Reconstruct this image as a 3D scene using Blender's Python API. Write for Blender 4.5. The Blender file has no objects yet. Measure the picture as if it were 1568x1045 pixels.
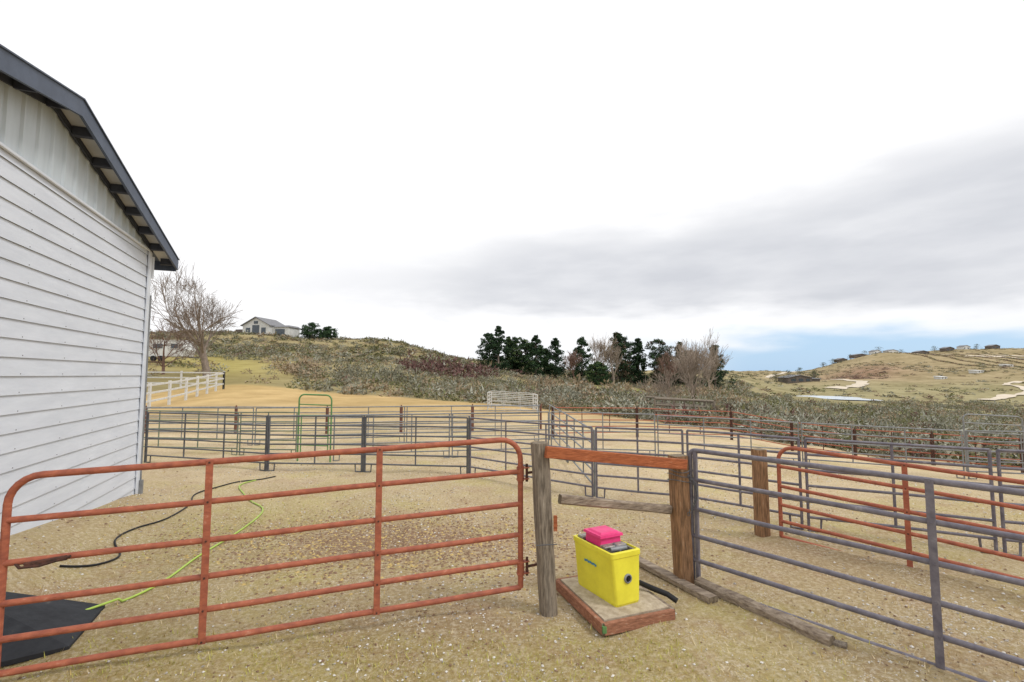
import bpy, math, random
import numpy as np
from mathutils import Vector, Matrix
random.seed(7); rng = np.random.default_rng(7)
scene = bpy.context.scene
R = math.radians

# ------------------------------------------------------------ materials
def mat(name, c1, c2=None, scale=8.0, rough=0.8, bump=0.0, metal=0.0, stretch=(1,1,1), c3=None, detail=6, bscale=None, spec=0.3):
    m = bpy.data.materials.new(name); m.use_nodes = True
    nt = m.node_tree; b = nt.nodes['Principled BSDF']
    b.inputs['Roughness'].default_value = rough; b.inputs['Metallic'].default_value = metal
    b.inputs['Specular IOR Level'].default_value = spec
    if c2 is None: c2 = tuple(x*0.8 for x in c1)
    tc = nt.nodes.new('ShaderNodeTexCoord'); mp = nt.nodes.new('ShaderNodeMapping')
    mp.inputs['Scale'].default_value = stretch
    nt.links.new(tc.outputs['Object'], mp.inputs['Vector'])
    n = nt.nodes.new('ShaderNodeTexNoise'); n.inputs['Scale'].default_value = scale; n.inputs['Detail'].default_value = detail
    n.inputs['Roughness'].default_value = 0.65
    nt.links.new(mp.outputs[0], n.inputs['Vector'])
    r = nt.nodes.new('ShaderNodeValToRGB')
    r.color_ramp.elements[0].position = 0.35; r.color_ramp.elements[0].color = (*c2,1)
    r.color_ramp.elements[1].position = 0.62; r.color_ramp.elements[1].color = (*c1,1)
    if c3:
        e = r.color_ramp.elements.new(0.72); e.color = (*c3,1)
    nt.links.new(n.outputs['Fac'], r.inputs[0]); nt.links.new(r.outputs[0], b.inputs['Base Color'])
    if bump:
        n2 = nt.nodes.new('ShaderNodeTexNoise'); n2.inputs['Scale'].default_value = bscale or scale*3; n2.inputs['Detail'].default_value = 5
        nt.links.new(mp.outputs[0], n2.inputs['Vector'])
        bp = nt.nodes.new('ShaderNodeBump'); bp.inputs['Strength'].default_value = bump; bp.inputs['Distance'].default_value = 0.01
        nt.links.new(n2.outputs['Fac'], bp.inputs['Height']); nt.links.new(bp.outputs[0], b.inputs['Normal'])
    return m

M = {}
M['rust'] = mat('red_oxide_paint', (0.42,0.13,0.07), (0.27,0.08,0.05), 14, 0.6, 0.25, c3=(0.50,0.25,0.17), stretch=(1,1,2))
M['rustpost'] = mat('faded_red_post', (0.22,0.10,0.07), (0.14,0.07,0.05), 14, 0.7, 0.2)
M['rustdark'] = mat('dark_rust', (0.12,0.05,0.035), (0.04,0.025,0.02), 30, 0.8, 0.3)
M['steel'] = mat('grey_painted_steel', (0.20,0.185,0.21), (0.12,0.11,0.135), 12, 0.5, 0.15, c3=(0.28,0.265,0.28))
M['steel2'] = mat('galvanised_grey', (0.27,0.275,0.28), (0.17,0.175,0.18), 10, 0.5, 0.1, 0.2)
M['darksteel'] = mat('dark_grey_steel', (0.14,0.145,0.155), (0.09,0.093,0.105), 10, 0.55, 0.1)
M['greenpipe'] = mat('green_painted_steel', (0.14,0.30,0.10), (0.09,0.2,0.08), 10, 0.5, 0.1)
M['greygreen'] = mat('faded_green_steel', (0.20,0.24,0.17), (0.14,0.17,0.13), 10, 0.6, 0.1)
M['whitepipe'] = mat('white_painted_pipe', (0.66,0.66,0.64), (0.52,0.52,0.5), 6, 0.6)
M['woodgrey'] = mat('weathered_grey_wood', (0.30,0.25,0.195), (0.11,0.09,0.07), 9, 0.9, 0.9, stretch=(6,6,0.7), c3=(0.42,0.38,0.32), bscale=14)
M['woodbrown'] = mat('brown_wood', (0.34,0.19,0.10), (0.13,0.075,0.04), 9, 0.85, 0.9, stretch=(6,6,0.7), c3=(0.42,0.30,0.2), bscale=14)
M['woodend'] = mat('wood_end_grain', (0.25,0.2,0.14), (0.12,0.09,0.06), 40, 0.9, 0.5)
M['woodred'] = mat('red_stained_board', (0.42,0.13,0.05), (0.26,0.075,0.03), 7, 0.8, 0.6, stretch=(0.8,3,8), c3=(0.48,0.25,0.15), bscale=14)
M['woodpad'] = mat('faded_red_pad_board', (0.38,0.17,0.10), (0.22,0.10,0.06), 9, 0.85, 0.7, stretch=(2,3,8), c3=(0.44,0.33,0.24), bscale=14)
M['woodh'] = mat('weathered_rail_wood', (0.36,0.29,0.22), (0.16,0.12,0.09), 7, 0.9, 0.9, stretch=(0.8,3,9), c3=(0.44,0.37,0.3), bscale=14)
M['yellow'] = mat('yellow_plastic', (0.84,0.76,0.055), (0.72,0.64,0.045), 5, 0.45, 0.05, spec=0.4)
M['pink'] = mat('pink_plastic', (0.85,0.06,0.24), (0.72,0.04,0.18), 8, 0.4)
M['trough'] = mat('galvanised_trough', (0.45,0.43,0.39), (0.18,0.16,0.13), 25, 0.5, 0.3, 0.3)
M['black'] = mat('black_plastic', (0.02,0.02,0.022), (0.012,0.012,0.014), 10, 0.55)
M['blue'] = mat('blue_label', (0.05,0.25,0.45), (0.04,0.2,0.35), 50, 0.5)
M['concrete'] = mat('concrete', (0.52,0.44,0.33), (0.34,0.27,0.19), 18, 0.95, 0.5, c3=(0.6,0.54,0.44))
M['mat'] = mat('rubber', (0.035,0.037,0.042), (0.022,0.023,0.027), 7, 0.8, 0.4, c3=(0.09,0.08,0.07))
M['hosegreen'] = mat('green_hose', (0.42,0.58,0.10), (0.34,0.48,0.09), 10, 0.45)
M['siding'] = mat('white_painted_siding', (0.68,0.71,0.77), (0.61,0.64,0.70), 1.6, 0.6, 0.12, stretch=(1,1,6), c3=(0.72,0.75,0.81), bscale=30)
M['gable'] = mat('pale_grey_ribbed_metal', (0.55,0.60,0.64), (0.48,0.53,0.56), 2.0, 0.5, 0.0, stretch=(3,3,0.5))
M['trimw'] = mat('white_trim', (0.70,0.73,0.78), (0.62,0.65,0.7), 3, 0.6)
M['fascia'] = mat('slate_blue_fascia', (0.075,0.095,0.14), (0.055,0.07,0.105), 5, 0.5)
M['purlin'] = mat('dark_purlin', (0.05,0.056,0.075), (0.034,0.038,0.052), 8, 0.7)
M['soffit'] = mat('soffit_metal', (0.5,0.5,0.49), (0.4,0.4,0.4), 3, 0.5)
M['roof'] = mat('metal_roof', (0.14,0.16,0.2), (0.11,0.13,0.16), 2, 0.4)
M['shadowgap'] = mat('lap_underside_shade', (0.26,0.28,0.32), None, 3, 0.9)  # shade under each lap, painted in as a darker siding colour
M['nail'] = mat('nail_head', (0.16,0.15,0.15), None, 3, 0.7)
M['glass'] = mat('window_glass', (0.05,0.07,0.09), (0.03,0.04,0.05), 2, 0.1, spec=0.7)
M['housewhite'] = mat('white_house_paint', (0.72,0.72,0.70), (0.62,0.62,0.6), 1, 0.7)
M['houseroof'] = mat('house_roof', (0.24,0.24,0.25), (0.18,0.18,0.19), 2, 0.8)
M['housebrown'] = mat('brown_house_wall', (0.16,0.13,0.11), (0.10,0.085,0.075), 1, 0.8)
M['bark'] = mat('pale_bark', (0.31,0.245,0.20), (0.19,0.15,0.12), 3, 0.9, 0.3)
M['barkpale'] = mat('pale_twigs', (0.42,0.34,0.27), (0.29,0.23,0.185), 2, 0.9)
M['barkred'] = mat('reddish_twigs', (0.30,0.19,0.15), (0.2,0.125,0.1), 2, 0.9)
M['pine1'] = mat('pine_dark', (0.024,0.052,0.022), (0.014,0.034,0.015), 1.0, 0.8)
M['pine2'] = mat('pine_mid', (0.05,0.10,0.036), (0.032,0.065,0.025), 1.0, 0.8)
M['pine3'] = mat('pine_light', (0.115,0.165,0.055), (0.07,0.11,0.038), 1.0, 0.8)
M['pinebrown'] = mat('pine_brownish', (0.14,0.09,0.055), (0.08,0.052,0.032), 1.0, 0.8)
M['sage1'] = mat('sage_greygreen', (0.26,0.25,0.18), (0.155,0.15,0.105), 1.5, 0.9)
M['sage2'] = mat('sage_olive', (0.19,0.19,0.08), (0.115,0.12,0.05), 1.5, 0.9)
M['sage3'] = mat('sage_tan', (0.38,0.29,0.19), (0.25,0.185,0.12), 1.5, 0.9)
M['sage4'] = mat('brush_maroon', (0.17,0.09,0.08), (0.105,0.058,0.05), 1.5, 0.9)
M['sage5'] = mat('sage_silver', (0.40,0.395,0.32), (0.28,0.28,0.22), 1.5, 0.9)
M['straw1'] = mat('dry_grass_pale', (0.72,0.60,0.37), (0.58,0.47,0.27), 3, 0.85)
M['straw2'] = mat('dry_grass_gold', (0.58,0.43,0.17), (0.46,0.33,0.12), 3, 0.85)
M['grassg'] = mat('olive_grass', (0.47,0.43,0.10), (0.34,0.325,0.075), 3, 0.85)
M['peb1'] = mat('pale_gravel', (0.74,0.71,0.66), (0.56,0.53,0.48), 20, 0.9)
M['peb2'] = mat('grey_gravel', (0.42,0.38,0.34), (0.3,0.27,0.23), 20, 0.9)
M['peb3'] = mat('brown_clod', (0.27,0.175,0.11), (0.18,0.115,0.07), 20, 0.95)
M['dirtroad'] = mat('pale_dirt', (0.66,0.57,0.45), (0.56,0.48,0.37), 0.2, 0.9)
M['water'] = mat('pond_water', (0.62,0.68,0.72), (0.55,0.6,0.65), 0.2, 0.2, spec=0.6)

# ------------------------------------------------------------ mesh builder
class MB:
    def __init__(s): s.v=[]; s.f=[]; s.mi=[]; s.mats=[]; s.sm=[]
    def mid(s,k):
        if k not in s.mats: s.mats.append(k)
        return s.mats.index(k)
    def add(s,vs,fs,k,smooth=False):
        o=len(s.v); i=s.mid(k)
        s.v += [tuple(a) for a in vs]
        for f in fs:
            s.f.append(tuple(o+a for a in f)); s.mi.append(i); s.sm.append(smooth)
    def quad(s,a,b,c,d,k): s.add([a,b,c,d],[(0,1,2,3)],k)
    def loft(s,rings,k,caps=True,smooth=False,capk=None):
        n=len(rings[0]); vs=[p for r in rings for p in r]; fs=[]
        for i in range(len(rings)-1):
            for j in range(n):
                a=i*n+j; b=i*n+(j+1)%n
                fs.append((a,b,b+n,a+n))
        s.add(vs,fs,k,smooth)
        if caps:
            s.add(rings[0],[tuple(range(n))[::-1]],capk or k); s.add(rings[-1],[tuple(range(n))],capk or k)
    def tube(s,pts,r,k,seg=8,caps=True):
        pts=[Vector(p) for p in pts]; rs = r if isinstance(r,(list,tuple)) else [r]*len(pts)
        rings=[]; prev=None
        for i,p in enumerate(pts):
            if i==0: t=(pts[1]-p)
            elif i==len(pts)-1: t=(p-pts[i-1])
            else: t=(pts[i+1]-p).normalized()+(p-pts[i-1]).normalized()
            t.normalize()
            if prev is None:
                up=Vector((0,0,1)) if abs(t.z)<0.9 else Vector((1,0,0))
                a=t.cross(up).normalized()
            else:
                a=(prev-t*prev.dot(t)).normalized()
            prev=a; b=t.cross(a)
            rings.append([p+(a*math.cos(2*math.pi*j/seg)+b*math.sin(2*math.pi*j/seg))*rs[i] for j in range(seg)])
        s.loft(rings,k,caps,True)
    def beam(s,p0,p1,w,h,k,ch=0.006,up=None,nseg=1,jit=0.0,capk=None,taper=1.0):
        p0=Vector(p0);p1=Vector(p1);t=(p1-p0).normalized()
        up=Vector(up) if up is not None else (Vector((0,0,1)) if abs(t.z)<0.9 else Vector((0,1,0)))
        a=t.cross(up).normalized(); b=a.cross(t).normalized()
        rings=[]
        for i in range(nseg+1):
            q=i/nseg; p=p0.lerp(p1,q); f=1+(taper-1)*q
            W=w/2*f; H=h/2*f
            cs=[(-W+ch,-H),(W-ch,-H),(W,-H+ch),(W,H-ch),(W-ch,H),(-W+ch,H),(-W,H-ch),(-W,-H+ch)]
            rings.append([p+a*(x+random.uniform(-jit,jit))+b*(y+random.uniform(-jit,jit)) for x,y in cs])
        s.loft(rings,k,True,False,capk)
    def hexa(s,bot,top,k):
        s.add(list(bot)+list(top),[(0,1,5,4),(1,2,6,5),(2,3,7,6),(3,0,4,7),(4,5,6,7),(3,2,1,0)],k)
    def done(s,name,fix=True):
        me=bpy.data.meshes.new(name); me.from_pydata(s.v,[],s.f)
        for k in s.mats: me.materials.append(M[k])
        me.polygons.foreach_set('material_index',s.mi); me.polygons.foreach_set('use_smooth',s.sm)
        me.update()
        if fix:
            import bmesh
            bm=bmesh.new(); bm.from_mesh(me); bmesh.ops.recalc_face_normals(bm,faces=bm.faces); bm.to_mesh(me); bm.free()
        o=bpy.data.objects.new(name,me); scene.collection.objects.link(o); return o

def np_mesh(name,V,F,mi,mats,smooth=False):
    V=np.asarray(V,np.float32).reshape(-1,3); F=np.asarray(F,np.int32); k=F.shape[1]
    me=bpy.data.meshes.new(name)
    me.vertices.add(len(V)); me.vertices.foreach_set('co',V.ravel())
    me.loops.add(F.size); me.loops.foreach_set('vertex_index',F.ravel())
    me.polygons.add(len(F)); me.polygons.foreach_set('loop_start',np.arange(0,F.size,k,dtype=np.int32))
    for q in mats: me.materials.append(M[q] if isinstance(q,str) else q)
    me.polygons.foreach_set('material_index',np.asarray(mi,np.int32))
    me.polygons.foreach_set('use_smooth',np.full(len(F),smooth))
    me.update(calc_edges=True); me.validate()
    o=bpy.data.objects.new(name,me); scene.collection.objects.link(o); return o

# ------------------------------------------------------------ terrain height
US=[-1.4,-.77,-.58,-.3,-.06,.1,.42,.6,.8,1.09,1.5]
YS=[0,8,16,30,40,60,100,150,300,450,600,1000,3000]
HT=np.array([
 [0,0,0,.3,1.0,3.0,8,14.6,12,8,5,0,-20],
 [0,0,0,.3,1.0,3.0,8,14.6,12,8,5,0,-20],
 [0,0,0,.5,0.9,2.0,6.3,14.3,11,8,5,0,-20],
 [0,0,0,.15,.2,1.1,5.0,13.0,10,8,5,0,-20],
 [0,0,0,.0,-.2,.1,2.2,6.0,5,4,3,0,-20],
 [0,0,0,-.2,-.3,-.3,.6,2.5,3,3,3,2,-20],
 [0,0,-.2,-.8,-1.1,-1.5,-1.2,.2,2.5,4,5,4,-20],
 [0,0,-.6,-1.6,-2.2,-3,-4,-4,-3.2,1,6,8,-20],
 [0,-.03,-.95,-2.2,-2.8,-3.8,-5,-5.5,-2.5,10,29,24,-20],
 [0,-.1,-1.2,-2.6,-3.3,-4.4,-6,-6.5,-1,13,34,32,-20],
 [0,-.1,-1.2,-2.6,-3.3,-4.4,-6,-6.5,-1,13,34,32,-20]])
PX,PY,PZ=95.,141.,-4.9
def smooth(x): x=np.clip(x,0,1); return x*x*(3-2*x)
def height(X,Y):
    X=np.atleast_1d(np.asarray(X,float)); Y=np.atleast_1d(np.asarray(Y,float))
    r=np.hypot(X,Y); az=np.arctan2(X,Y); azc=np.clip(az,-R(56),R(56))
    u=np.tan(azc); ye=r*np.cos(azc)
    back=smooth((np.abs(az)-R(70))/R(50))
    ui=np.clip(np.interp(u,US,np.arange(len(US))),0,len(US)-1.0001); i=ui.astype(int); fu=ui-i; fu=fu*fu*(3-2*fu)
    yi=np.clip(np.interp(ye,YS,np.arange(len(YS))),0,len(YS)-1.0001); j=yi.astype(int); fy=yi-j
    def H(a,b): return HT[a,np.clip(b,0,len(YS)-1)]
    def row(a):
        p0,p1,p2,p3=H(a,j-1),H(a,j),H(a,j+1),H(a,j+2)
        yj=np.array(YS,float)
        y0=yj[np.clip(j-1,0,99)];y1=yj[j];y2=yj[np.clip(j+1,0,len(YS)-1)];y3=yj[np.clip(j+2,0,len(YS)-1)]
        dm1=np.where(j>0,(p2-p0)/np.maximum(y2-y0,1e-3),0)*(y2-y1); dm2=np.where(j+2<len(YS),(p3-p1)/np.maximum(y3-y1,1e-3),0)*(y2-y1)
        f=fy;f2=f*f;f3=f2*f
        return (2*f3-3*f2+1)*p1+(f3-2*f2+f)*dm1+(-2*f3+3*f2)*p2+(f3-f2)*dm2
    z=row(i)*(1-fu)+row(np.minimum(i+1,len(US)-1))*fu
    z=z*(1-back)
    amp=smooth((r-30)/120)
    z+=amp*(0.45*np.sin(X*.061+1.3)*np.cos(Y*.047)+0.3*np.sin(X*.13+Y*.09)+.15*np.sin(X*.31-Y*.23))
    amp2=smooth((r-250)/300)*(1-back)
    z+=amp2*(2.2*np.sin(X*.017+.6)*np.cos(Y*.012+1)+1.4*np.sin(X*.037+Y*.015+2)+.7*np.sin(X*.08-Y*.03))
    pr=np.hypot((X-PX)/10.,(Y-PY)/18.); wp=smooth((1.7-pr)/.5); z=z*(1-wp)+(PZ-.25)*wp
    dx=X+6.0; dy=Y-7.65; dn=dx*.928+dy*.371; L=dx*.371-dy*.928
    bank=np.clip(L/3.2,0,1.25)*.37*smooth(1-dn/.95)*smooth((L+.3)/.6)
    z+=bank*smooth((5.2-L)/1.2)*smooth((dn+9)/2)
    amp3=smooth((r-1)/2)*smooth((60-r)/30)
    z+=amp3*(.012*np.sin(X*3.1+.5)*np.cos(Y*2.7)+.008*np.sin(X*7.3+Y*5.1))
    return z
def hz(x,y): return float(height(x,y)[0])
def pasture_edge(u): return np.interp(u,[-1.2,-.77,-.58,-.3,-.06,.1,.3,.42,.6,.8,1.09,1.4],[30,33,41,38,31,27,22,20,17.6,16.4,15.0,14])

NA=420
azs=np.concatenate([np.linspace(-62,62,NA),np.linspace(62,298,80)[1:-1]])*math.pi/180
rs=np.concatenate([np.linspace(.3,12,110)[:-1],np.geomspace(12,900,210),[1200,1800,3000]])
A,Rr=np.meshgrid(azs,rs); GX=Rr*np.sin(A); GY=Rr*np.cos(A)
GZ=height(GX.ravel(),GY.ravel())
V=np.stack([GX.ravel(),GY.ravel(),GZ],1)
nr,na=len(rs),len(azs)
ii,jj=np.meshgrid(np.arange(nr-1),np.arange(na),indexing='ij'); jn=(jj+1)%na
F=np.stack([ii*na+jj,(ii+1)*na+jj,(ii+1)*na+jn,ii*na+jn],-1).reshape(-1,4)[:, ::-1]
gm=bpy.data.materials.new('ground_soil'); gm.use_nodes=True
ground=np_mesh('ground',V,F,np.zeros(len(F)),[gm],True)
X,Y=V[:,0],V[:,1]; r=np.hypot(X,Y); u=np.tan(np.clip(np.arctan2(X,Y),-1,1)); ye=r*np.cos(np.clip(np.arctan2(X,Y),-1,1))
near=np.array([.60,.465,.275]); past=np.array([.62,.44,.21]); hill=np.array([.36,.30,.16]); far=np.array([.39,.315,.185])
col=np.tile(near,(len(V),1))
def bl(w,c):
    global col
    col=col*(1-w[:,None])+np.array(c)*w[:,None]
bl(smooth((ye-6)/3)*(1-smooth((ye-15)/5)),[.72,.57,.37])
bl(smooth((ye-16)/14)*(u<.35),past)
pe=pasture_edge(u)
bl(smooth((ye-pe)/3),hill)
bl(smooth((u-.3)/.3)*smooth((ye-18)/5)*(.6),[.36,.33,.19])
bl(smooth((ye-200)/150)*smooth((u-.3)/.3),far)
bl(.8*np.exp(-((u+.62)/.16)**2-((ye-72)/25)**2),[.40,.34,.10])
bl(.8*np.exp(-((u-.24)/.07)**2-((ye-78)/12)**2),[.30,.38,.07])
bl(.7*np.exp(-((u-.74)/.10)**2-((ye-400)/60)**2),[.36,.21,.16])
bl(.5*np.exp(-((u-.7)/.2)**2-((ye-70)/20)**2),[.28,.36,.12])
bl(.55*np.exp(-((X+3.3)/1.3)**2-((Y-6.2)/1.7)**2),[.52,.44,.16])
bl(.6*smooth((3.9-Y)/.5)*smooth((Y)/1.0)*(X<1.2),[.53,.42,.14])
bl(.35*np.exp(-((X-1.8)/.8)**2-((Y-3.3)/.6)**2),[.52,.43,.16])
bl(.85*np.exp(-((X+1.3)/1.6)**2-((Y-5.5)/.75)**2),[.35,.205,.13])
bl(.55*np.exp(-((X-2.2)/1.3)**2-((Y-5.2)/.6)**2),[.42,.28,.18])
bl(.5*np.exp(-((X+.5)/1.0)**2-((Y-3.7)/.35)**2),[.42,.28,.17])
bl(.4*np.exp(-((X+3.6)/.8)**2-((Y-8.0)/.5)**2),[.35,.23,.14])
ca=ground.data.color_attributes.new('tint','FLOAT_COLOR','POINT')
nw=1-smooth((r-14)/16)
ca.data.foreach_set('color',np.concatenate([col,nw[:,None]],1).astype(np.float32).ravel())
nt=gm.node_tree; N=nt.nodes; Lk=nt.links.new; bs=N['Principled BSDF']; bs.inputs['Roughness'].default_value=.95; bs.inputs['Specular IOR Level'].default_value=.1
at=N.new('ShaderNodeAttribute'); at.attribute_name='tint'
tc=N.new('ShaderNodeTexCoord')
def noise(sc,det=5,ro=.6):
    n=N.new('ShaderNodeTexNoise'); n.inputs['Scale'].default_value=sc; n.inputs['Detail'].default_value=det; n.inputs['Roughness'].default_value=ro
    Lk(tc.outputs['Object'],n.inputs['Vector']); return n.outputs['Fac']
def ramp(f,p0,p1,c0=0,c1=1):
    m=N.new('ShaderNodeMapRange'); m.inputs[1].default_value=p0; m.inputs[2].default_value=p1; m.inputs[3].default_value=c0; m.inputs[4].default_value=c1; Lk(f,m.inputs[0]); return m.outputs[0]
def mixc(f,a,b,mode='MIX'):
    m=N.new('ShaderNodeMix'); m.data_type='RGBA'; m.blend_type=mode
    if isinstance(f,float): m.inputs[0].default_value=f
    else: Lk(f,m.inputs[0])
    for s,i in ((a,6),(b,7)):
        if isinstance(s,tuple): m.inputs[i].default_value=(*s,1)
        else: Lk(s,m.inputs[i])
    return m.outputs[2]
def mul(a,b):
    m=N.new('ShaderNodeMath'); m.operation='MULTIPLY'
    for s,i in ((a,0),(b,1)):
        if isinstance(s,float): m.inputs[i].default_value=s
        else: Lk(s,m.inputs[i])
    return m.outputs[0]
al=at.outputs['Alpha']
c=at.outputs['Color']
big=noise(.35,6); c=mixc(ramp(big,.3,.7),mixc(1.0,c,(.80,.76,.70),'MULTIPLY'),mixc(1.0,c,(1.12,1.12,1.12),'MULTIPLY'))
huge=noise(.035,8,.7); c=mixc(ramp(huge,.40,.60),mixc(1.0,c,(.72,.72,.66),'MULTIPLY'),c)
c=mixc(mul(mul(ramp(noise(.8,6,.65),.50,.66),al),.55),c,(.47,.40,.12))
c=mixc(mul(mul(ramp(noise(1.7,10,.75),.50,.64),al),.6),c,(.36,.225,.13))
c=mixc(mul(mul(ramp(noise(26,8,.8),.46,.64),al),.55),c,(.82,.72,.54))
c=mixc(mul(mul(ramp(noise(40,8,.8),.52,.68),al),.7),c,(.20,.13,.07))
vo=N.new('ShaderNodeTexVoronoi'); vo.inputs['Scale'].default_value=46; Lk(tc.outputs['Object'],vo.inputs['Vector'])
peb=mul(ramp(vo.outputs['Distance'],.34,.2),ramp(noise(1.5,6,.7),.48,.64))
c=mixc(mul(mul(peb,al),.7),c,(.80,.75,.66))
Lk(c,bs.inputs['Base Color'])
bp=N.new('ShaderNodeBump'); bp.inputs['Strength'].default_value=1.0; bp.inputs['Distance'].default_value=.03; Lk(noise(18,9,.78),bp.inputs['Height'])
Lk(bp.outputs[0],bs.inputs['Normal'])

# ------------------------------------------------------------ near litter: grass blades + gravel
def sample_near(n,rmin,rmax,spread=60,pw=1.0):
    a=rng.uniform(-R(spread),R(spread),n); q=rng.uniform(0,1,n)**pw; rr=rmin+(rmax-rmin)*q
    return rr*np.sin(a),rr*np.cos(a)
def patch(x,y,s,ph): return .5+.25*np.sin(x*s+ph+1.3*np.sin(y*s*.7))+.25*np.cos(y*s*1.3+ph*2+np.sin(x*s*.9))
def dirtmask(x,y): return np.exp(-((x+1.3)/1.6)**2-((y-5.5)/.75)**2)+.6*np.exp(-((x-2.2)/1.3)**2-((y-5.2)/.6)**2)
def green(x,y): return np.exp(-((x+3.3)/1.3)**2-((y-6.2)/1.7)**2)+smooth((3.9-y)/.5)*(x<1.2)*.9+.6*np.exp(-((x-1.8)/.8)**2-((y-3.3)/.6)**2)
n=120000
x,y=sample_near(n,2.4,12,56,1.25)
dens=(patch(x,y,1.4,.4)-.2)*.5*patch(x,y,5,2)+.35*green(x,y)*(.2+patch(x,y,7,1))+.04
dens*=(1-.85*np.clip(dirtmask(x,y),0,1))
k=rng.uniform(0,1,n)<dens
dnw=(x+6)*.928+(y-7.65)*.371; Lw=(x+6)*.371-(y-7.65)*.928
k&=~((dnw<0.03)&(Lw>-.05)); x=x[k];y=y[k];n=len(x)
z=height(x,y)
a=rng.uniform(0,6.283,n); ln=rng.uniform(.015,.045,n)*(1+.02*y); w=rng.uniform(.0014,.0032,n)*(1+.12*y)
tilt=rng.uniform(.4,1.5,n)
dx=np.cos(a);dy=np.sin(a)
p0=np.stack([x-dy*w,y+dx*w,z-.004],1);p1=np.stack([x+dy*w,y-dx*w,z-.004],1)
p2=np.stack([x+dx*ln*np.sin(tilt),y+dy*ln*np.sin(tilt),z+ln*np.cos(tilt)+.004],1)
Vg=np.stack([p0,p1,p2],1).reshape(-1,3); Fg=np.arange(3*n).reshape(-1,3)
g=.35*patch(x,y,2.1,1.7)+.45*green(x,y)+rng.uniform(-.4,.3,n)
mi=np.where(g>.47,2,np.where(rng.uniform(0,1,n)<.5,0,1))
np_mesh('dry_grass',Vg,Fg,mi,['straw1','straw2','grassg'])
n=42000
x,y=sample_near(n,2.4,12,56,1.25)
k=rng.uniform(0,1,n)<(np.clip((patch(x,y,1.5,3.1)-.35)*1.5,0,1)*(.5+.5*patch(x,y,6,0))+.1)*(1-.5*np.clip(green(x,y),0,1)); k&=~(((x+6)*.928+(y-7.65)*.371)<0.03); x=x[k];y=y[k];n=len(x); z=height(x,y)
oc=np.array([[1,0,0],[0,1,0],[-1,0,0],[0,-1,0],[0,0,.7],[0,0,-.5]]);of=np.array([[0,1,4],[1,2,4],[2,3,4],[3,0,4],[1,0,5],[2,1,5],[3,2,5],[0,3,5]])
s=(.003+.010*rng.uniform(0,1,n)**2.5)*(1+.04*y); P=oc[None]*s[:,None,None]*rng.uniform(.6,1.3,(n,6,1)); a=rng.uniform(0,6.28,n)
ca_,sa=np.cos(a)[:,None],np.sin(a)[:,None]; Px=P[:,:,0]*ca_-P[:,:,1]*sa; Py=P[:,:,0]*sa+P[:,:,1]*ca_
Vp=np.stack([Px+x[:,None],Py+y[:,None],P[:,:,2]+z[:,None]+.003],2).reshape(-1,3)
Fp=(of[None]+6*np.arange(n)[:,None,None]).reshape(-1,3)
np_mesh('gravel',Vp,Fp,np.repeat(rng.choice(3,n,p=[.5,.22,.28]),8),['peb1','peb2','peb3'])
n=5200; x=rng.normal(-1.3,1.25,n); y=rng.normal(5.5,.55,n); z=height(x,y); s=rng.uniform(.008,.022,n)
P=oc[None]*s[:,None,None]*rng.uniform(.6,1.4,(n,6,1))
Vp=np.stack([P[:,:,0]+x[:,None],P[:,:,1]+y[:,None],P[:,:,2]*.7+z[:,None]],2).reshape(-1,3)
np_mesh('dirt_clods',Vp,(of[None]+6*np.arange(n)[:,None,None]).reshape(-1,3),np.repeat(rng.choice(2,n,p=[.75,.25]),8),['peb3','straw2'])

# ------------------------------------------------------------ barn
t=Vector((-.371,.928,0)).normalized(); nv=Vector((.928,.371,0)).normalized(); up=Vector((0,0,1)); C0=Vector((-6.0,7.65,0))
def BW(L,dn,z): return C0 - t*L + nv*dn + up*z
b=MB(); WID=6.34; EAVE=3.94; RZ=4.67; LEN=12
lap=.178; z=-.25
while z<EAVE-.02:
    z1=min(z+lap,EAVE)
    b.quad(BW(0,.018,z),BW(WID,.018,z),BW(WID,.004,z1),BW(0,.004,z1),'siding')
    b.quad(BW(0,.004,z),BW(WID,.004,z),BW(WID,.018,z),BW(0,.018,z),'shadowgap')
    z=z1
def rz(L): return RZ-.24*abs(L-3.17)
Ls=[];L=0.
while L<WID: 
    Ls+= [(L,.012),(L+.20,.012),(L+.215,.034),(L+.245,.034)]; L+=.26
for (a1,d1),(a2,d2) in zip(Ls[:-1],Ls[1:]):
    if a2>WID: break
    b.quad(BW(a1,d1,EAVE+.0),BW(a2,d2,EAVE+.0),BW(a2,d2,rz(a2)+.03),BW(a1,d1,rz(a1)+.03),'gable')
b.beam(BW(0,.03,EAVE-.012),BW(WID,.03,EAVE-.012),.03,.03,'trimw',.003)
for (q1,q2) in (((0,0),(0,-LEN)),((WID,0),(WID,-LEN)),((0,-LEN),(WID,-LEN))):
    b.quad(BW(q1[0],q1[1],-.3),BW(q2[0],q2[1],-.3),BW(q2[0],q2[1],EAVE),BW(q1[0],q1[1],EAVE),'siding')
b.add([BW(0,-LEN,EAVE),BW(WID,-LEN,EAVE),BW(3.17,-LEN,RZ)],[(0,1,2)],'gable')
b.beam(BW(.055,.034,-.1),BW(.055,.034,EAVE-.03),.11,.026,'trimw',.003,up=nv)
b.beam(BW(-.016,-.03,-.1),BW(-.016,-.03,EAVE-.03),.03,.13,'trimw',.003,up=nv)
b.tube([BW(-.09,.03,3.86),BW(-.09,.03,3.5)],.025,'trimw')
b.tube([BW(.0,.055,3.2),BW(.0,.055,-.05)],.013,'steel2')
b.beam(BW(.02,.07,.0),BW(.02,.07,.22),.06,.05,'steel2',.006,up=nv)
oh=.25
def roofpt(L,dn,off): return BW(L,dn,rz(L)+off)
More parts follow.
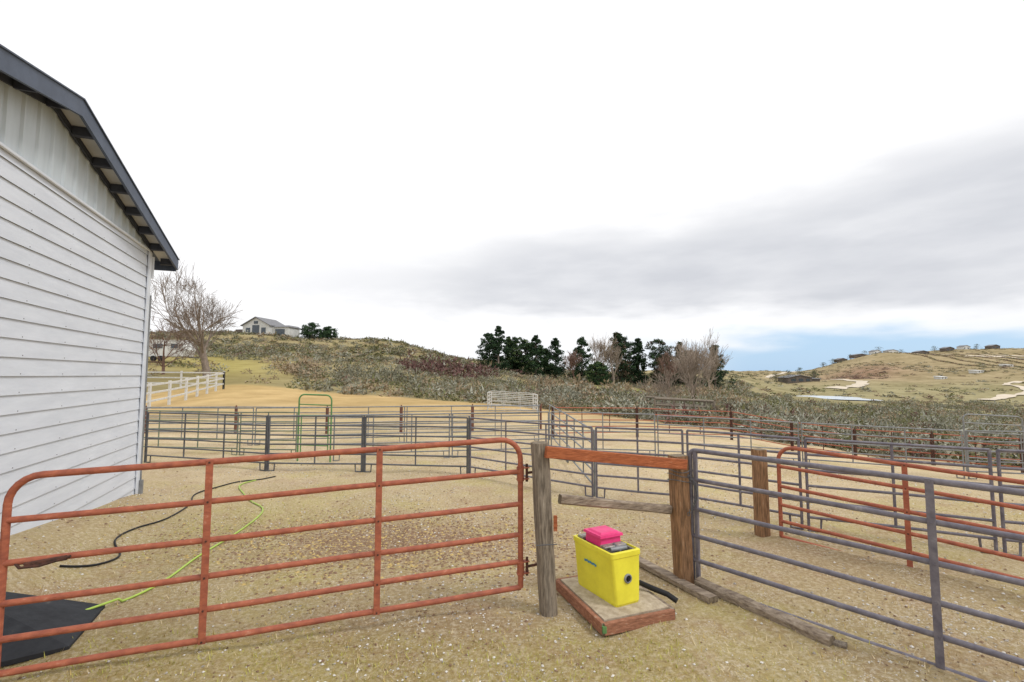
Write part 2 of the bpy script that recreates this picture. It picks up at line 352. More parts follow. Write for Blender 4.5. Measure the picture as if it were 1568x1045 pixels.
for L0,L1 in ((-.53,3.17),(3.17,WID+.53)):
    b.hexa([roofpt(L0,oh,.10),roofpt(L1,oh,.10),roofpt(L1,-LEN-.2,.10),roofpt(L0,-LEN-.2,.10)],
           [roofpt(L0,oh,.13),roofpt(L1,oh,.13),roofpt(L1,-LEN-.2,.13),roofpt(L0,-LEN-.2,.13)],'roof')
    m=18
    for q in range(m):
        la=L0+(L1-L0)*q/m; lb=L0+(L1-L0)*(q+1)/m
        b.quad(roofpt(la,.02,.085),roofpt(lb,.02,.085),roofpt(lb,oh-.01,.085),roofpt(la,oh-.01,.085),'soffit')
    b.hexa([roofpt(L0,oh,-.03),roofpt(L1,oh,-.03),roofpt(L1,oh+.03,-.03),roofpt(L0,oh+.03,-.03)],
           [roofpt(L0,oh,.15),roofpt(L1,oh,.15),roofpt(L1,oh+.03,.15),roofpt(L0,oh+.03,.15)],'fascia')
    b.hexa([roofpt(L0,oh-.05,.15),roofpt(L1,oh-.05,.15),roofpt(L1,oh+.045,.15),roofpt(L0,oh+.045,.15)],
           [roofpt(L0,oh-.05,.165),roofpt(L1,oh-.05,.165),roofpt(L1,oh+.045,.165),roofpt(L0,oh+.045,.165)],'fascia')
    b.hexa([roofpt(L0+(.53 if L0<0 else 0),.035,.0),roofpt(L1-(.53 if L1>4 else 0),.035,.0),roofpt(L1-(.53 if L1>4 else 0),.055,.0),roofpt(L0+(.53 if L0<0 else 0),.055,.0)],
           [roofpt(L0+(.53 if L0<0 else 0),.035,.08),roofpt(L1-(.53 if L1>4 else 0),.035,.08),roofpt(L1-(.53 if L1>4 else 0),.055,.08),roofpt(L0+(.53 if L0<0 else 0),.055,.08)],'purlin')
Lq=-.40
while Lq<WID+.4:
    b.hexa([roofpt(Lq,.062,-.02),roofpt(Lq+.045,.062,-.02),roofpt(Lq+.045,oh-.003,-.02),roofpt(Lq,oh-.003,-.02)],
           [roofpt(Lq,.062,.08),roofpt(Lq+.045,.062,.08),roofpt(Lq+.045,oh-.003,.08),roofpt(Lq,oh-.003,.08)],'purlin')
    Lq+=.53
for Le in (-.53,WID+.53):
    b.beam(BW(Le,oh,rz(Le)+.03),BW(Le,-LEN-.2,rz(Le)+.03),.03,.17,'fascia',.003)
barn=b.done('barn')
nb=MB()
for zi in range(1,23):
    for L in (.16,.95,1.75,2.55,3.35,4.1,4.9):
        p=BW(L+random.uniform(-.02,.02),.0165,-.25+zi*lap+.022)
        nb.beam(p,p+nv*.003,.009,.009,'nail',.002)
nails=nb.done('siding_nails'); nails.parent=barn

# ------------------------------------------------------------ tube gates
FR=[0,.225,.445,.65,.83,1]
def gate(name,A,B,zt0,zt1,h0,h1,k,braces,r=.022,fr=FR,corner=.17,latch=False):
    g=MB(); A=Vector((A[0],A[1],0));B=Vector((B[0],B[1],0)); d=(B-A); Ln=d.length; d.normalize()
    perp=Vector((-d.y,d.x,0))
    def P(s,f):
        q=s/Ln; zt=zt0+(zt1-zt0)*q; h=h0+(h1-h0)*q
        return A+d*s+up*(zt-h*f)
    c=corner; fc=c/h0
    def arc(s0,sd):
        out=[]
        for i in range(7):
            th_=math.pi/2*i/6
            out.append((s0+sd*(c-c*math.sin(th_)),fc*(1-math.cos(th_))))
        return out
    pts=[P(0,1)]+[P(0,.6)]+[P(s,f) for s,f in arc(0,1)[::-1]]+[P(Ln*.25,0),P(Ln*.5,0),P(Ln*.75,0)]
    pts+=[P(s,f) for s,f in arc(Ln,-1)]+[P(Ln,.6),P(Ln,1)]
    g.tube(pts,r,k,12)
    for f in fr[1:]:
        g.tube([P(0,f)]+[P(Ln*q,f)+up*random.uniform(-.005,.005)+perp*random.uniform(-.004,.004) for q in (.2,.4,.6,.8)]+[P(Ln,f)],r*.93,k,12)
    for s in braces:
        s*=Ln
        g.beam(P(s,-.012)-perp*.024,P(s,1.012)-perp*.024,.045,.009,k,.002,up=perp)
        g.beam(P(s,-.012)-perp*.004-d*.021,P(s,1.012)-perp*.004-d*.021,.005,.04,k,.001,up=perp)
        for f in fr: g.tube([P(s,f)-perp*.03,P(s,f)-perp*.036],.007,'rustdark' if k=='rust' else k,6)
    return g,P,d,perp
g,P,d,perp=gate('g',(-3.18,3.03),(.07,3.96),1.254,1.37,1.195,1.195,'rust',[.331,.667])
Ln=(Vector((.07,3.96))-Vector((-3.18,3.03))).length
g.beam(P(.12,.46)-perp*.02,P(.34,.445)-perp*.03,.02,.03,'rustdark',.006)
g.tube([P(.05,.44),P(.1,.47)-perp*.03,P(.2,.47)-perp*.035,P(.36,.44)-perp*.03],.009,'rustdark',8)
for f in (.24,.87):
    for o in (-.045,.045):
        g.beam(P(Ln-.03,f)+up*o,P(Ln+.07,f)+up*o,.05,.008,'rust',.002)
    g.tube([P(Ln+.0,f)-up*.06,P(Ln+.0,f)+up*.06],.029,'rust',12)
    g.tube([P(Ln+.055,f)-up*.07,P(Ln+.055,f)+up*.075],.011,'rustdark',8)
    g.tube([P(Ln+.055,f),P(Ln+.14,f)+up*.005],.011,'rustdark',8)
g.done('red_metal_gate')
g,P,d,perp=gate('g',(1.66,4.45),(4.15,1.56),1.2,1.2,1.19,1.19,'steel',[.443,.76],r=.021,corner=.05)
g.beam(P(.05,-.01)-perp*.0,P(.05,1.02),.035,.035,'steel',.005,up=perp)
g.done('grey_metal_gate')
g,P,d,perp=gate('g',(3.08,5.52),(5.42,3.0),1.075,.90,1.02,.98,'rust',[.33,.68],r=.021,corner=.16)
g.done('red_metal_gate')

# ------------------------------------------------------------ wooden posts and rails
p=MB()
p.beam((.295,3.92,-.1),(.225,3.90,1.345),.125,.135,'woodgrey',.022,up=(.25,-.97,0),nseg=9,jit=.0035,capk='woodend')
p.tube([(.19,3.83,.55),(.36,3.83,.56)],.004,'darksteel',5)
p.beam((.345,3.835,.66),(.345,3.835,.78),.03,.02,'woodred',.003)
p.done('wooden_gate_post')
p=MB()
p.beam((1.575,4.45,-.1),(1.545,4.45,1.15),.145,.14,'woodbrown',.018,up=(.25,-.97,0),nseg=9,jit=.003,capk='woodend')
for zz in (.93,.98,1.02):
    ring=[]
    for i in range(13):
        a=2*math.pi*i/12; ring.append((1.55+.102*math.cos(a),4.45+.102*math.sin(a),zz+.012*math.sin(a*2+zz*20)))
    p.tube(ring,.004,'darksteel',5)
ch=[(1.60,4.35,.98),(1.66,4.33,.9),(1.67,4.33,.8),(1.65,4.36,.72),(1.60,4.36,.64)]
for i in range(24):
    q=i/23*(len(ch)-1); j=min(int(q),len(ch)-2); c=Vector(ch[j]).lerp(Vector(ch[j+1]),q-j)
    ax=Vector((1,0,0)) if i%2 else Vector((0,1,0))
    p.tube([c+ax*.010*math.sin(a)+up*.017*math.cos(a) for a in [k*math.pi/4 for k in range(9)]],.0032,'darksteel',5)
p.done('wooden_gate_post')
p=MB()
p.beam((2.93,5.64,-.1),(2.92,5.64,1.02),.135,.135,'woodbrown',.02,up=(.25,-.97,0),nseg=7,jit=.004,capk='woodend')
p.done('wooden_fence_post')
p=MB()
p.beam((-3.34,2.98,-.1),(-3.35,2.98,1.25),.14,.14,'woodgrey',.02,up=(.25,-.97,0),nseg=7,jit=.004,capk='woodend')
p.done('wooden_gate_post')
p=MB()
p.beam((.27,3.80,1.285),(1.58,4.345,1.085),.04,.09,'woodred',.004,nseg=6,jit=.001)
p.beam((.40,4.02,.862),(1.46,4.45,.655),.06,.075,'woodh',.012,nseg=8,jit=.003,capk='woodend')
p.done('wooden_rail')
p=MB()
p.beam((1.22,4.98,.035),(1.66,4.02,.045),.10,.05,'woodh',.006,nseg=6,jit=.003,capk='woodend')
p.done('ground_plank')
p=MB()
p.beam((1.66,4.34,.05),(2.22,3.40,.05),.09,.085,'woodh',.022,nseg=9,jit=.006,capk='woodend')
p.beam((2.2,3.47,.03),(2.30,3.37,.03),.05,.05,'woodgrey',.01,nseg=2,jit=.004)
p.done('ground_timber')

# ------------------------------------------------------------ slab + yellow water trough
def quadpts(pts,z): return [Vector((a,b_,z)) for a,b_ in pts]
sl=[(.40,4.31),(.67,3.57),(1.25,3.78),(.98,4.52)]
p=MB()
cen=Vector((sum(a for a,_ in sl)/4,sum(b_ for _,b_ in sl)/4,0))
def shrink(pts,m): return [tuple((Vector((a,b_,0))+(cen-Vector((a,b_,0))).normalized()*m)[:2]) for a,b_ in pts]
p.hexa(quadpts(shrink(sl,.035),-.03),quadpts(shrink(sl,.035),.098),'concrete')
for i in range(4):
    a=Vector((*sl[i],.048)); c=Vector((*sl[(i+1)%4],.048))
    p.beam(a,c,.036,.085,'woodpad' if i!=2 else 'woodh',.004,nseg=4,jit=.0015,capk='woodend')
p.beam((.672,3.56,.03),(.672,3.56,.075),.03,.03,'greenpipe',.003)
p.done('concrete_pad')
yb=[(.81,3.77),(1.02,3.875),(.78,4.31),(.565,4.205)]
yt=[(.775,3.765),(1.03,3.89),(.79,4.34),(.535,4.21)]
ycen=Vector((.79,4.04,0))
def off(pts,m):
    return [tuple((Vector((a,b_,0))+(ycen-Vector((a,b_,0))).normalized()*m)[:2]) for a,b_ in pts]
p=MB()
def ring(pts,z,ch=.018):
    out=[];n_=len(pts)
    for i in range(n_):
        a=Vector((*pts[i],z));pr=Vector((*pts[i-1],z));nx=Vector((*pts[(i+1)%n_],z))
        for e,m in ((pr,1),(pr,.45),(nx,.45),(nx,1)):
            q=a+(e-a).normalized()*ch*m
            if m==.45: q=q+( (pr-a).normalized()+(nx-a).normalized())*ch*.12
            out.append(q)
    return out
def lerp2(a,b_,q): return [(x1+(x2-x1)*q,y1+(y2-y1)*q) for (x1,y1),(x2,y2) in zip(a,b_)]
zb,zt=.098,.505
p.loft([ring(off(yb,.01),zb),ring(yb,zb+.02),ring(lerp2(yb,yt,.9),zt-.045),ring(off(yt,-.008),zt-.04),ring(off(yt,-.008),zt-.004),ring(off(yt,.004),zt)],'yellow',caps=False)
p.loft([ring(off(yt,.004),zt),ring(off(yt,.022),zt),ring(off(yt,.03),zt-.03)],'yellow',caps=False)
p.loft([ring(off(yt,.0301),zt-.012),ring(off(yt,.05),zt-.014),ring(off(yt,.07),zt-.10)],'trough',caps=False)
p.add(ring(off(yt,.07),zt-.10),[tuple(range(16))],'trough')
ux=(Vector((*yt[1],0))-Vector((*yt[0],0))); uy=(Vector((*yt[3],0))-Vector((*yt[0],0)))
O=Vector((*yt[0],0))
def YP(a,b_,z): return O+ux*a+uy*b_+up*z
p.beam(YP(.12,.30,zt+.003),YP(.88,.30,zt+.003),.07,.012,'trough',.003)
p.tube([YP(.5,.12,zt-.02),YP(.5,.3,zt+.012)],.012,'darksteel',8)
p.tube([YP(.25,.2,zt-.01),YP(.75,.16,zt-.005)],.02,'steel2',10)
def box_on(a0,a1,b0,b1,z0,z1,k,tp=.02):
    bot=[YP(a0,b0,z0),YP(a1,b0,z0),YP(a1,b1,z0),YP(a0,b1,z0)]
    c=sum(bot,Vector())/4; top=[q+(c-q)*tp+up*(z1-z0) for q in bot]
    p.hexa(bot,top,k); return top
box_on(.14,.86,.36,.76,zt-.01,zt+.06,'pink',.03)
box_on(.09,.91,.33,.79,zt+.0605,zt+.08,'pink',.04)
box_on(.18,.82,.38,.74,zt+.0805,zt+.092,'pink',.15)
box_on(.1,.9,.80,.95,zt-.005,zt+.01,'trough',.03)
fn=Vector((ux.y,-ux.x,0)).normalized()
fc=O+ux*.52+up*.30+fn*.012
def circ(c,n_,r_,m=20):
    a=n_.cross(up).normalized(); b_=a.cross(n_)
    return [c+(a*math.cos(2*math.pi*i/m)+b_*math.sin(2*math.pi*i/m))*r_ for i in range(m)]
base=fc-fn*.03
p.loft([circ(base,fn,.036),circ(fc+fn*.004,fn,.036),circ(fc+fn*.008,fn,.03),circ(fc+fn*.006,fn,.024),circ(fc-fn*.02,fn,.022)],'steel2',caps=False,smooth=True)
p.add(circ(fc+fn*.002,fn,.024),[tuple(range(20))],'black')
p.loft([circ(fc+fn*.002,fn,.013),circ(fc+fn*.015,fn,.012)],'black')
ln=Vector((-uy.y,uy.x,0)).normalized(); 
if ln.x>0: ln=-ln
for i in range(7):
    q=O+uy*(.40+.045*i)+up*(.352+.004*(i%2))+ln*.001
    p.beam(q-uy*.014+ln*.0,q+uy*.014,.006,.016,'blue',.001)
p.done('yellow_water_trough')
p=MB()
p.tube([(1.02,4.12,.13),(1.08,4.1,.15),(1.16,4.05,.13),(1.27,3.98,.11),(1.33,3.93,.08)],.022,'black',10)
p.done('water_pipe')
p=MB()
mp_=[(-4.25,3.62),(-3.32,3.98),(-3.05,3.38),(-4.0,2.8)]
p.hexa([Vector((a,b_,hz(a,b_)-.01)) for a,b_ in mp_],[Vector((a,b_,hz(a,b_)+.022)) for a,b_ in mp_],'mat')
p.done('rubber_mat')

def catmull(pts,n_=12):
    P_=[Vector(q) for q in pts]; P_=[P_[0]]+P_+[P_[-1]]; out=[]
    for i in range(1,len(P_)-2):
        a,b_,c,d_=P_[i-1:i+3]
        for k in range(n_):
            q=k/n_
            out.append(.5*((2*b_)+(c-a)*q+(2*a-5*b_+4*c-d_)*q*q+(-a+3*b_-3*c+d_)*q**3))
    out.append(P_[-2]); return out
def hose(name,pts,r_,k,zo=None):
    c=catmull([(a,b_,0) for a,b_ in pts]); 
    p=MB(); p.tube([Vector((q.x,q.y,hz(q.x,q.y)+r_+.004+(zo(q) if zo else 0))) for q in c],r_,k,8); p.done(name)
hose('green_hose',[(-4.6,8.6),(-4.6,8.1),(-4.25,7.6),(-3.85,7.1),(-3.5,6.75),(-3.35,6.3),(-3.3,5.6),(-3.25,5.0),(-3.2,4.5),(-3.25,4.1),(-3.38,3.8),(-3.6,3.5),(-4.0,3.3)],.010,'hosegreen',lambda q:.03 if q.y<4.05 else 0)
hose('black_hose',[(-4.4,8.9),(-4.9,8.2),(-5.0,7.6),(-4.7,7.0),(-4.55,6.4),(-4.5,5.8),(-4.35,5.3),(-4.05,5.0),(-4.0,4.7),(-4.1,4.4)],.010,'black')

# ------------------------------------------------------------ corral panel fences
def run(name,pts,h,k,nr=6,r_=.017,zlow=.16,postk=None,mid=True,feet=True,sp=None,posth=0.0,pr=1.25):
    g=MB(); pk=postk or k
    if sp:
        q=[]
        for a,c in zip(pts[:-1],pts[1:]):
            a=Vector(a);c=Vector(c);m=max(1,round((c-a).length/sp))
            q+=[a.lerp(c,i/m) for i in range(m)]
        q.append(Vector(pts[-1])); pts=q
    P_=[Vector((q[0],q[1],hz(q[0],q[1]))) for q in pts]
    for i in range(len(P_)-1):
        a,c=P_[i],P_[i+1]; dd=(c-a); ln_=dd.length; dd.normalize(); a2=a+dd*.035;c2=c-dd*.035
        for m in range(nr):
            zz=zlow+(h-zlow)*(m/(nr-1))
            s_=random.uniform(-.008,.008)
            g.tube([a2+up*zz,(a2+c2)/2+up*(zz+s_),c2+up*zz],r_,k,7)
        for e,sg in ((a2,1),(c2,-1)):
            g.tube([e+up*.0,e+up*h],r_*1.0,pk,7)
            if feet: g.tube([e+up*.01,e+dd*sg*.12+up*.012,e+dd*sg*.13+up*zlow],r_*.8,pk,6)
        if mid and ln_>1.2:
            m=int(ln_//1.3)
            for j in range(1,m+1):
                e=a2.lerp(c2,j/(m+1)); g.tube([e+up*zlow,e+up*h],r_*.9,pk,6)
    if posth:
        for q in P_: g.tube([q-up*.05,q+up*(h+posth)],r_*pr,pk,7)
    g.done(name)
run('corral_panel_fence',[(-8.0,10.4),(-4.88,9.5),(-2.91,9.35),(-.82,9.1)],1.08,'darksteel',6,.0165,posth=.03,pr=1.0)
run('corral_panel_fence',[(-.82,9.1),(1.28,7.44),(2.47,6.8),(3.5,5.75),(5.1,5.05),(7.2,4.3)],1.08,'steel',6,.0165)
run('corral_panel_fence',[(-9.6,11.6),(-6.6,11.5),(-5.0,11.1)],1.02,'greygreen',5,.015)
run('corral_panel_fence',[(-4.0,10.6),(-1.4,10.9),(.9,11.3),(3.4,11.2)],1.0,'steel2',5,.015)
run('corral_panel_fence',[(-11,13),(-7,12.9),(-3,13.4),(.8,13.6)],1.0,'steel2',5,.015)
run('pipe_pasture_fence',[(-15,15.6),(-6,15.4),(1.0,16.3)],.85,'steel2',5,.016,postk='rustpost',sp=2.6,feet=False,mid=False,posth=.05,pr=1.5)
run('pipe_pasture_fence',[(1.2,14.2),(4.0,15.2),(7.2,15.6),(10.8,15),(13.9,13),(17,11.5)],.92,'rust',5,.015,postk='rustdark',sp=2.3,feet=False,mid=True,posth=.06)
run('corral_panel_fence',[(3.4,11.2),(6.6,10.9),(9.4,9.9),(12,8.6)],.98,'steel2',5,.015)
run('corral_panel_fence',[(1.3,7.5),(1.2,10.4),(1.1,14)],1.02,'steel2',5,.015)
run('white_pipe_pen',[(-1.3,25),(1.3,24),(1.2,26.5),(-1.2,27.5),(-1.3,25)],.95,'whitepipe',5,.018,mid=True,feet=False)
run('wooden_corral',[(7.2,24),(10,23.4),(10.6,26),(7.6,27)],1.1,'woodgrey',4,.06,feet=False,mid=True)

def bowgate(name,x0,y0,x1,y1,h,k,rails=True):
    g=MB(); a=Vector((x0,y0,hz(x0,y0)));c=Vector((x1,y1,hz(x1,y1)));dd=(c-a).normalized(); w_=(c-a).length; cr=.12
    pts=[a]; 
    for i in range(6): th_=math.pi/2*i/5; pts.append(a+dd*(cr-cr*math.cos(th_))+up*(h-cr+cr*math.sin(th_)))
    for i in range(6): th_=math.pi/2*(1-i/5); pts.append(c-dd*(cr-cr*math.cos(th_))+up*(h-cr+cr*math.sin(th_)))
    pts.append(c); g.tube(pts,.018,k,8)
    g.tube([a+up*(h-.22),c+up*(h-.22)],.013,k,7)
    if rails:
        for zz in (.15,.35,.55,.78,1.0): g.tube([a+dd*.05+up*zz,c-dd*.05+up*zz],.012,k,7)
        for e in (a+dd*.06,c-dd*.06): g.tube([e+up*.15,e+up*1.0],.013,k,7)
    g.done(name)
bowgate('green_bow_gate',-4.72,10.5,-4.0,10.5,1.46,'greenpipe')
bowgate('grey_bow_gate',11.6,12.2,12.9,12.0,1.45,'steel2')

def boardfence(name,pts,h,sp,w_=.10):
    g=MB(); q=[]
    for a,c in zip(pts[:-1],pts[1:]):
        a=Vector(a);c=Vector(c);m=max(1,round((c-a).length/sp)); q+=[a.lerp(c,i/m) for i in range(m)]
    q.append(Vector(pts[-1])); Q=[Vector((e[0],e[1],hz(e[0],e[1]))) for e in q]
    for e in Q: g.beam(e-up*.1,e+up*(h+.06),.12,.12,'whitepipe',.01)
    for a,c in zip(Q[:-1],Q[1:]):
        for f in (.32,.64,.95): g.beam(a+up*h*f,c+up*h*f,.05,w_,'whitepipe',.005)
    g.done(name)
boardfence('white_rail_fence',[(-17.6,21.5),(-20.0,29),(-22.6,37)],1.3,2.4)
boardfence('white_rail_fence',[(-22.6,37),(-30,38),(-38,40)],1.35,3)

# ------------------------------------------------------------ houses, camper, sheds
def house(name,x,y,w,dp,h,rh,wall,yaw=0,parts=()):
    g=MB(); z0=hz(x,y)-.5; c,s_=math.cos(yaw),math.sin(yaw)
    def T(a,b_,z): return Vector((x+a*c-b_*s_,y+a*s_+b_*c,z0+z))
    W=w/2;D=dp/2
    g.hexa([T(-W,-D,0),T(W,-D,0),T(W,D,0),T(-W,D,0)],[T(-W,-D,h),T(W,-D,h),T(W,D,h),T(-W,D,h)],wall)
    if rh>0:
        for e in (-D,D): g.add([T(-W,e,h),T(W,e,h),T(0,e,h+rh)],[(0,1,2)],wall)
        o=.5
        for sg in (-1,1):
            k1=T(sg*(W+o),-D-o,h-o*rh/W);k2=T(0,-D-o,h+rh);k3=T(0,D+o,h+rh);k4=T(sg*(W+o),D+o,h-o*rh/W)
            g.hexa([k1,k2,k3,k4],[q+up*.25 for q in (k1,k2,k3,k4)],'houseroof')
    for (a0,a1,z1,z2) in parts:
        g.hexa([T(a0,-D-.06,z1),T(a1,-D-.06,z1),T(a1,-D-.01,z1),T(a0,-D-.01,z1)],[T(a0,-D-.06,z2),T(a1,-D-.06,z2),T(a1,-D-.01,z2),T(a0,-D-.01,z2)],'glass')
    return g,T
g,T=house('h',-79,150,9,9,3.6,2.4,'housewhite',-.15,[(-3.4,-1.9,1,2.8),(-1.2,1.2,.8,3.6),(1.9,3.4,1,2.8),(-.7,.7,4,4.9)])
g.hexa([T(4.51,-3,0),T(10,-3,0),T(10,3,0),T(4.51,3,0)],[T(4.51,-3,3),T(10,-3,3),T(10,3,3),T(4.51,3,3)],'housewhite')
g.hexa([T(5.2,-3.4,3.01),T(10.4,-3.4,3.01),T(10.4,3.4,3.01),T(5.2,3.4,3.01)],[T(5.4,-2.4,3.6),T(9.8,-2.4,3.6),T(9.8,2.4,3.6),T(5.4,2.4,3.6)],'houseroof')
g.hexa([T(5.6,-3.08,.6),T(8.8,-3.08,.6),T(8.8,-3.02,.6),T(5.6,-3.02,.6)],[T(5.6,-3.08,2.4),T(8.8,-3.08,2.4),T(8.8,-3.02,2.4),T(5.6,-3.02,2.4)],'glass')
g.hexa([T(-9,-2,0),T(-4.6,-2,0),T(-4.6,3,0),T(-9,3,0)],[T(-9,-2,2.6),T(-4.6,-2,2.6),T(-4.6,3,2.6),T(-9,3,2.6)],'housebrown')
g.done('white_hilltop_house')
g,T=house('h',181,302,16,10,3.5,1.6,'housebrown',.1,[(-6,-3,1.2,2.8),(-1,2,1.2,2.8),(4,6.5,1.2,2.8)])
g.hexa([T(8.01,-3,0),T(15,-3,0),T(15,3,0),T(8.01,3,0)],[T(8.01,-3,2.6),T(15,-3,2.6),T(15,3,2.6),T(8.01,3,2.6)],'housebrown')
g.hexa([T(8.6,-3.5,2.61),T(15.6,-3.5,2.61),T(15.6,3.5,2.61),T(8.6,3.5,2.61)],[T(8.6,-3.5,3.0),T(15.6,-3.5,3.0),T(15.6,3.5,3.4),T(8.6,3.5,3.4)],'houseroof')
g.done('dark_hillside_house')
for (x,y,w,wl) in ((415,594,12,'housebrown'),(440,596,20,'housebrown'),(462,598,10,'housewhite'),(482,598,14,'housewhite'),(520,598,16,'housebrown'),(552,596,12,'housebrown'),(575,598,10,'housewhite'),(612,598,12,'housebrown')):
    g,T=house('h',x,y,w,8,3.6,1.8,wl,.1,[(-4,-2,1.2,2.4),(1,3.5,1.2,2.4)]); g.done('ridge_house')
for (x,y,w,dp) in ((300,330,7,4),(345,350,8,5),(420,400,9,5)):
    g,T=house('h',x,y,w,dp,1.8,0,'whitepipe',.3,[(-2,-1,.8,1.5),(1,2,.8,1.5)])
    g.hexa([T(-w/2-.3,-dp/2-.3,1.81),T(w/2+.3,-dp/2-.3,1.81),T(w/2+.3,dp/2+.3,1.81),T(-w/2-.3,dp/2+.3,1.81)],
           [T(-w/2-.3,-dp/2-.3,1.95),T(w/2+.3,-dp/2-.3,1.95),T(w/2+.3,dp/2+.3,2.6),T(-w/2-.3,dp/2+.3,2.6)],'whitepipe')
    g.done('metal_roof_shed')
pa=np.linspace(0,2*math.pi,28,endpoint=False); pr_=1+.14*np.sin(3*pa)+.09*np.sin(5*pa+1)
px_=PX+8*pr_*np.cos(pa); py_=PY+15*pr_*np.sin(pa)
g=MB(); g.add([(a,b_,PZ) for a,b_ in zip(px_,py_)],[tuple(range(28))],'water'); g.done('pond')
# camper trailer
g=MB(); x,y=-47.5,64.; z0=hz(x,y)+.75
prof=[(-3.6,0),(3.4,0),(3.7,.9),(3.2,2.2),(-3.4,2.3),(-3.8,1.6)]
rA=[Vector((x+a,y-1.1,z0+b_)) for a,b_ in prof]; rB=[q+Vector((0,2.2,0)) for q in rA]
g.loft([rA,rB],'housewhite')
for a0,a1 in ((-2.8,-1.6),(-.6,.7),(1.8,2.7)): g.hexa([Vector((x+a0,y-1.14,z0+1.1)),Vector((x+a1,y-1.14,z0+1.1)),Vector((x+a1,y-1.11,z0+1.1)),Vector((x+a0,y-1.11,z0+1.1))],[Vector((x+a0,y-1.14,z0+1.7)),Vector((x+a1,y-1.14,z0+1.7)),Vector((x+a1,y-1.11,z0+1.7)),Vector((x+a0,y-1.11,z0+1.7))],'glass')
for a in (-.5,.5): g.tube([(x+a,y-1.2,z0-.25),(x+a,y-.9,z0-.25)],.36,'black',14)
g.beam((x+3.4,y,z0-.1),(x+4.9,y,z0-.2),.1,.1,'darksteel')
g.done('camper_trailer')

ROADPTS=[]
def road(name,pts,w_):
    c=catmull([(a,b_,0) for a,b_ in pts],14); vs=[];fs=[]
    for i,q in enumerate(c):
        ROADPTS.append((q.x,q.y,w_))
        tt=(c[min(i+1,len(c)-1)]-c[max(i-1,0)]).normalized(); pp=Vector((-tt.y,tt.x,0)); ww=w_*(1+.25*math.sin(i*.7)+.15*math.sin(i*1.9))
        for sg in (-1,-.5,0,.5,1):
            e=q+pp*sg*ww/2; vs.append((e.x,e.y,hz(e.x,e.y)+.3))
        if i:
            o=5*(i-1)
            for j in range(4): fs.append((o+j,o+j+1,o+j+6,o+j+5))
    g=MB(); g.add(vs,fs,'dirtroad',True); g.done(name)
road('dirt_road',[(140,205),(165,230),(190,258),(214,290),(222,320),(220,350),(206,375),(212,410),(240,450),(290,500),(330,540)],6.5)
road('dirt_road',[(150,150),(185,175),(225,205),(262,250),(330,300)],3.5)
road('dirt_road',[(430,590),(470,560),(520,540),(580,520),(640,500)],5)
road('dirt_road',[(500,520),(520,505),(560,500),(600,480)],14)

# ------------------------------------------------------------ vegetation
def bush_template(n_,leaf):
    ph=rng.uniform(0,6.283,n_); el=np.arcsin(rng.uniform(-.05,1,n_)); rad=rng.uniform(.35,1,n_)**.5
    lob=1+.22*np.sin(3*ph+rng.uniform(0,6))+.15*np.sin(5*ph+rng.uniform(0,6))+.12*np.sin(4*el*2+rng.uniform(0,6))
    c=np.stack([np.cos(ph)*np.cos(el),np.sin(ph)*np.cos(el),np.sin(el)*.85],1)*(rad*lob)[:,None]
    e1=rng.normal(size=(n_,3)); e1/=np.linalg.norm(e1,axis=1)[:,None]; e2=rng.normal(size=(n_,3)); e2/=np.linalg.norm(e2,axis=1)[:,None]
    e1=e1*.8+c*.6; s_=leaf*rng.uniform(.6,1.4,(n_,1))
    return np.stack([c-e2*s_*.5,c+e2*s_*.5,c+e1*s_*1.5],1)
def scatter(name,cx,cy,rad,mi,mats,T,hs=.75,zo=-.05):
    cz=height(cx,cy)+zo; VV=[];MM=[]
    nv_=len(T); which=rng.integers(0,nv_,len(cx))
    for k in range(nv_):
        m=which==k; b_=m.sum()
        if not b_: continue
        t_=T[k]; a=rng.uniform(0,6.283,b_); ca_,sa_=np.cos(a)[:,None,None],np.sin(a)[:,None,None]
        rr=rad[m][:,None,None]; hh=rr*hs*rng.uniform(.75,1.25,(b_,1,1))
        px=(t_[None,:,:,0]*ca_-t_[None,:,:,1]*sa_)*rr+cx[m][:,None,None]; py=(t_[None,:,:,0]*sa_+t_[None,:,:,1]*ca_)*rr+cy[m][:,None,None]
        pz=t_[None,:,:,2]*hh+cz[m][:,None,None]
        VV.append(np.stack([px,py,pz],-1).reshape(-1,3))
        base=np.repeat(mi[m],t_.shape[0]); alt=rng.uniform(0,1,len(base))<.18
        MM.append(np.where(alt,rng.integers(0,len(mats)-1,len(base)),base))
    VV=np.concatenate(VV);MM=np.concatenate(MM)
    return np_mesh(name,VV,np.arange(len(VV)).reshape(-1,3),MM,mats)
Tn=[bush_template(280,.11) for _ in range(6)]; Tm=[bush_template(110,.18) for _ in range(6)]; Tf=[bush_template(42,.34) for _ in range(5)]
SM=['sage1','sage2','sage3','sage5','sage4']
def polar(n_,ulo,uhi,ylo,yhi,pw=.5):
    u_=rng.uniform(ulo,uhi,n_); y_=(ylo**2+(yhi**2-ylo**2)*rng.uniform(0,1,n_))**.5 if pw==.5 else ylo+(yhi-ylo)*rng.uniform(0,1,n_)**pw
    return u_*y_,y_,u_
RP=np.array(ROADPTS)
def clear(x,y):
    d_=np.hypot(x[:,None]-RP[None,:,0],y[:,None]-RP[None,:,1])-RP[None,:,2]*.5
    return (d_.min(1)>3.5)&(np.hypot((x-PX)/11,(y-PY)/19)>1)&~((np.abs(x/np.maximum(y,1)-PX/PY)<.08)&(y>95)&(y<PY))
x,y,u_=polar(1800,.0,1.25,15,46,1.25); e=pasture_edge(u_)+.6; k=(y>e); x,y,u_=x[k],y[k],u_[k]
scatter('sagebrush',x,y,rng.uniform(.45,1.15,len(x)),rng.choice(5,len(x),p=[.38,.17,.12,.29,.04]),SM,Tn,.9)
